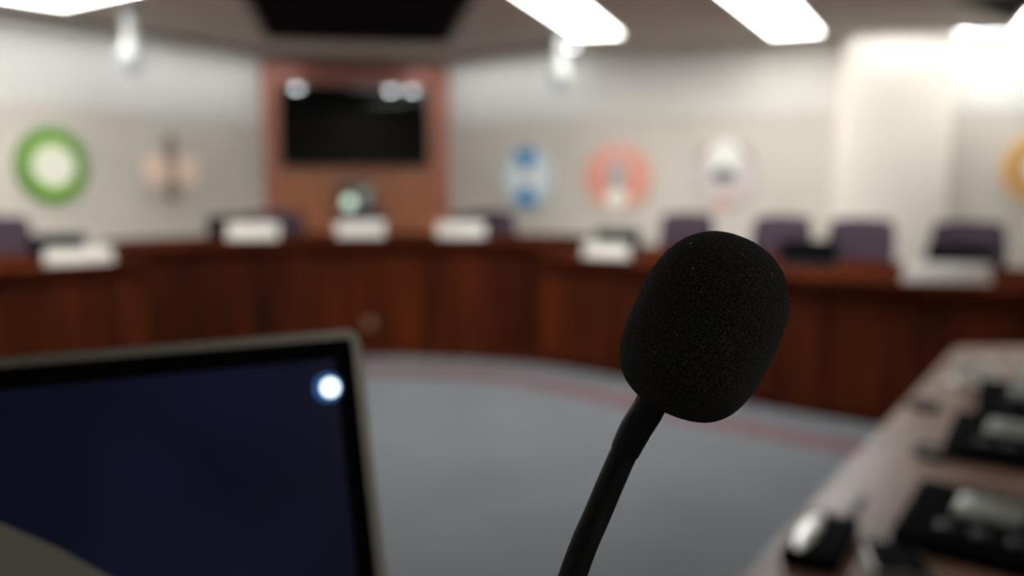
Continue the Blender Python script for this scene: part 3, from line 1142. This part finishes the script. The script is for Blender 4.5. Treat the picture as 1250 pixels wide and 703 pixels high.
LW = Matrix.Translation((hc.x, hc.y, LZ)) @ RZ(lrz) @ LM
LWi = LW.inverted()
sn = (LW.to_3x3() @ Vector((0, -1, 0))).normalized()
sp = LW @ Vector((0, -0.0016, 0.1))


def on_screen(px, py):
    return LWi @ at_plane(px, py, sp, sn)


spot_p = on_screen(400, 473)
MB(LM @ T(spot_p.x, -0.0016, spot_p.z) @ XZ).lathe([(0.0078, 0), (0.0078, 0.0003)], 40).build('spot_back', 'spot_b', scr)
spot_p = on_screen(403, 473)
MB(LM @ T(spot_p.x, -0.0019, spot_p.z) @ XZ).lathe([(0.0050, 0), (0.0050, 0.0003)], 40).build('icon', 'icon', scr)  # small glowing white disc over a wider blue one


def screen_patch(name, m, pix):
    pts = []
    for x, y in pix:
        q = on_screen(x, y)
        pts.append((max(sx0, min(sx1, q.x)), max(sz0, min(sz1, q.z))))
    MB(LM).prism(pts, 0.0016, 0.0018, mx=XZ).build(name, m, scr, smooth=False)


screen_patch('reflection_patch', 'wedge', [(-160, 590), (0, 638), (70, 668), (160, 718), (200, 800), (-160, 800)][::-1])  # glowing taupe shape painted onto the screen in place of a reflection
print('LAPTOP', Hs, hinge_r, [project(LW @ Vector((Ws / 2, 0, z))) for z in (0, Hs / 2, Hs)], project(LW @ Vector((-Ws / 2, 0, Hs))))

# ------------------------------------------------------------------ gooseneck microphone
MD = 0.262
mic = thing('gooseneck_microphone', 'black gooseneck microphone with a foam windscreen in sharp focus', 'microphone', (0.115, 0.30, LZ))
base_o = Vector((0.115, 0.30, LZ))


def px3(px, py, u):
    """point seen at a pixel, u metres along the view axis"""
    v = Vector(((px - W / 2) / F * u, (CT + (351.5 - py) / F * ST) * u, (-ST + (351.5 - py) / F * CT) * u))
    return CAM + v


fc = px3(859.5, 397.5, MD)
f_top = px3(859.5 + 0.43 * 100, 397.5 - 0.903 * 100, MD)
ax = (f_top - fc).normalized()
Rf, Lf = 0.0211, 0.0277
zx = ax
xx = zx.cross(Vector((0, 1, 0.1))).normalized()
yx = zx.cross(xx)
fm = Matrix(((xx.x, yx.x, zx.x, fc.x - base_o.x), (xx.y, yx.y, zx.y, fc.y - base_o.y), (xx.z, yx.z, zx.z, fc.z - base_o.z), (0, 0, 0, 1)))
fo = MB(fm)
NU, NV = 420, 300
vs = []
for j in range(NV + 1):
    t_ = -1 + 2 * j / NV
    # even spacing over the rounded ends
    s_ = math.sin(t_ * PI / 2)
    if s_ >= 0:
        r_ = Rf * (1 - abs(s_) ** 2.7) ** (1 / 2.25)
    else:
        r_ = Rf * (1 - 0.035 * abs(s_)) * (1 - abs(s_) ** 3.6) ** (1 / 2.3)
    for i in range(NU):
        a_ = 2 * PI * (i + 0.5 * (j % 2)) / NU
        p_ = Vector((r_ * math.cos(a_), r_ * math.sin(a_), s_ * Lf))
        nn = Vector((p_.x / Rf ** 2, p_.y / Rf ** 2, p_.z / Lf ** 2)).normalized()
        h_ = noise.noise(p_ * 2600) * 0.00010 + noise.noise(p_ * 5200) * 0.00008 + noise.noise(p_ * 90) * 0.0003
        vs.append(p_ + nn * h_)
fs = []
for j in range(NV):
    for i in range(NU):
        i2 = (i + 1) % NU
        fs.append((j * NU + i, j * NU + i2, (j + 1) * NU + i2, (j + 1) * NU + i))
fo._add(vs, fs)
fobj = fo.build('foam_windscreen', 'foam', mic, ang=180)
# specks of dust caught in the foam, on the side turned to the viewer
du = MB()
cv_ = [v.co.copy() for v in fobj.data.vertices]
specks = [(846, 328), (843, 297), (845, 301), (814, 331), (838, 316), (927, 351), (942, 334), (907, 311), (915, 329), (876, 318), (905, 366), (921, 354), (826, 408), (860, 340), (800, 430), (890, 400)]
for px, py in specks:
    best, bd = None, 1e9
    for v in cv_:
        w_ = v + base_o
        if w_.y > fc.y + 0.004:
            continue
        q_ = project(w_)
        e_ = (q_[0] - px) ** 2 + (q_[1] - py) ** 2
        if e_ < bd:
            bd, best = e_, v
    sz_ = random.choice((0.00007, 0.0001, 0.00014)) * (1.7 if py in (328, 301, 297) else 1.0)
    t2 = bmesh.new()
    bmesh.ops.create_icosphere(t2, subdivisions=1, radius=sz_)
    for v in t2.verts:
        v.co = Vector((v.co.x * random.uniform(0.8, 2.2), v.co.y, v.co.z * random.uniform(0.7, 1.4)))
    du._merge(t2, T(best.x, best.y - 0.0001, best.z) @ RY(random.uniform(0, 3)))
du_o = du.build('dust_specks', 'dust', fobj)
du_o['kind'] = 'stuff'
# neck: from inside the foam down, then curving over to its base
npix = [(806, 468, MD + 0.001), (791, 500, MD + 0.001), (776, 524, MD + 0.001), (762, 552, MD + 0.001), (746, 588, MD), (729, 628, MD - 0.001), (714, 662, MD - 0.003), (700, 700, MD - 0.004)]
neck = [px3(*q) - base_o for q in npix]
d_ = (neck[-1] - neck[-2]).normalized()
low = [neck[-1] + d_ * 0.022 + Vector((0.001, 0, 0)), neck[-1] + d_ * 0.045 + Vector((0.010, 0.004, 0)), Vector((-0.052, -0.030, 0.105)), Vector((-0.022, -0.012, 0.075)), Vector((-0.004, -0.002, 0.05)), Vector((0, 0, 0.03))]
ctrl = neck + low


def spline3(P, n=10):
    out = []
    for i in range(len(P) - 1):
        a, b, c, d = P[max(i - 1, 0)], P[i], P[i + 1], P[min(i + 2, len(P) - 1)]
        for k in range(n):
            t = k / n
            out.append(0.5 * ((2 * b) + (c - a) * t + (2 * a - 5 * b + 4 * c - d) * t * t + (3 * b - a - 3 * c + d) * t ** 3))
    out.append(P[-1])
    return out


cl = spline3(ctrl[1:], 10)
MB().tube(spline3(ctrl[:4], 10), [0.0047] * 21 + [0.0047 - 0.00005 * k for k in range(10)], 24).build('collar', 'rubber', mic)
rs = [0.0040] * len(cl)
MB().tube(cl, rs, 24).build('gooseneck', 'rubber', mic)
MB().lathe([(0.042, 0), (0.045, 0.004), (0.044, 0.014), (0.030, 0.022), (0.012, 0.026), (0.010, 0.045), (0.0065, 0.050)], 40).build('base', 'black', mic)
MB(T(0, -0.034, 0.0175)).lathe([(0.006, 0), (0.006, 0.004)], 20).build('switch', 'chair', mic)

# ------------------------------------------------------------------ camera, world, view
cam = bpy.data.cameras.new('camera')
cam.sensor_width = 36
cam.lens = 36 * F / W
cam.clip_start = 0.02
cam.clip_end = 60
cam.dof.use_dof = True
cam.dof.focus_distance = MD - 0.012
cam.dof.aperture_fstop = cam.lens / 6.4
co = bpy.data.objects.new('camera', cam)
COL.objects.link(co)
co.location = CAM
co.rotation_euler = (R(90) - TH, 0, 0)
scn.camera = co
wd = bpy.data.worlds.new('world')
scn.world = wd
wd.use_nodes = True
wd.node_tree.nodes['Background'].inputs['Color'].default_value = (0.02, 0.02, 0.02, 1)
vs_ = scn.view_settings
vs_.view_transform = 'Standard'
vs_.look = 'None'
vs_.gamma = 1
vs_.exposure = 0.0
vs_.use_curve_mapping = False
scn.cycles.use_denoising = True
scn.cycles.max_bounces = 8
scn.cycles.diffuse_bounces = 5
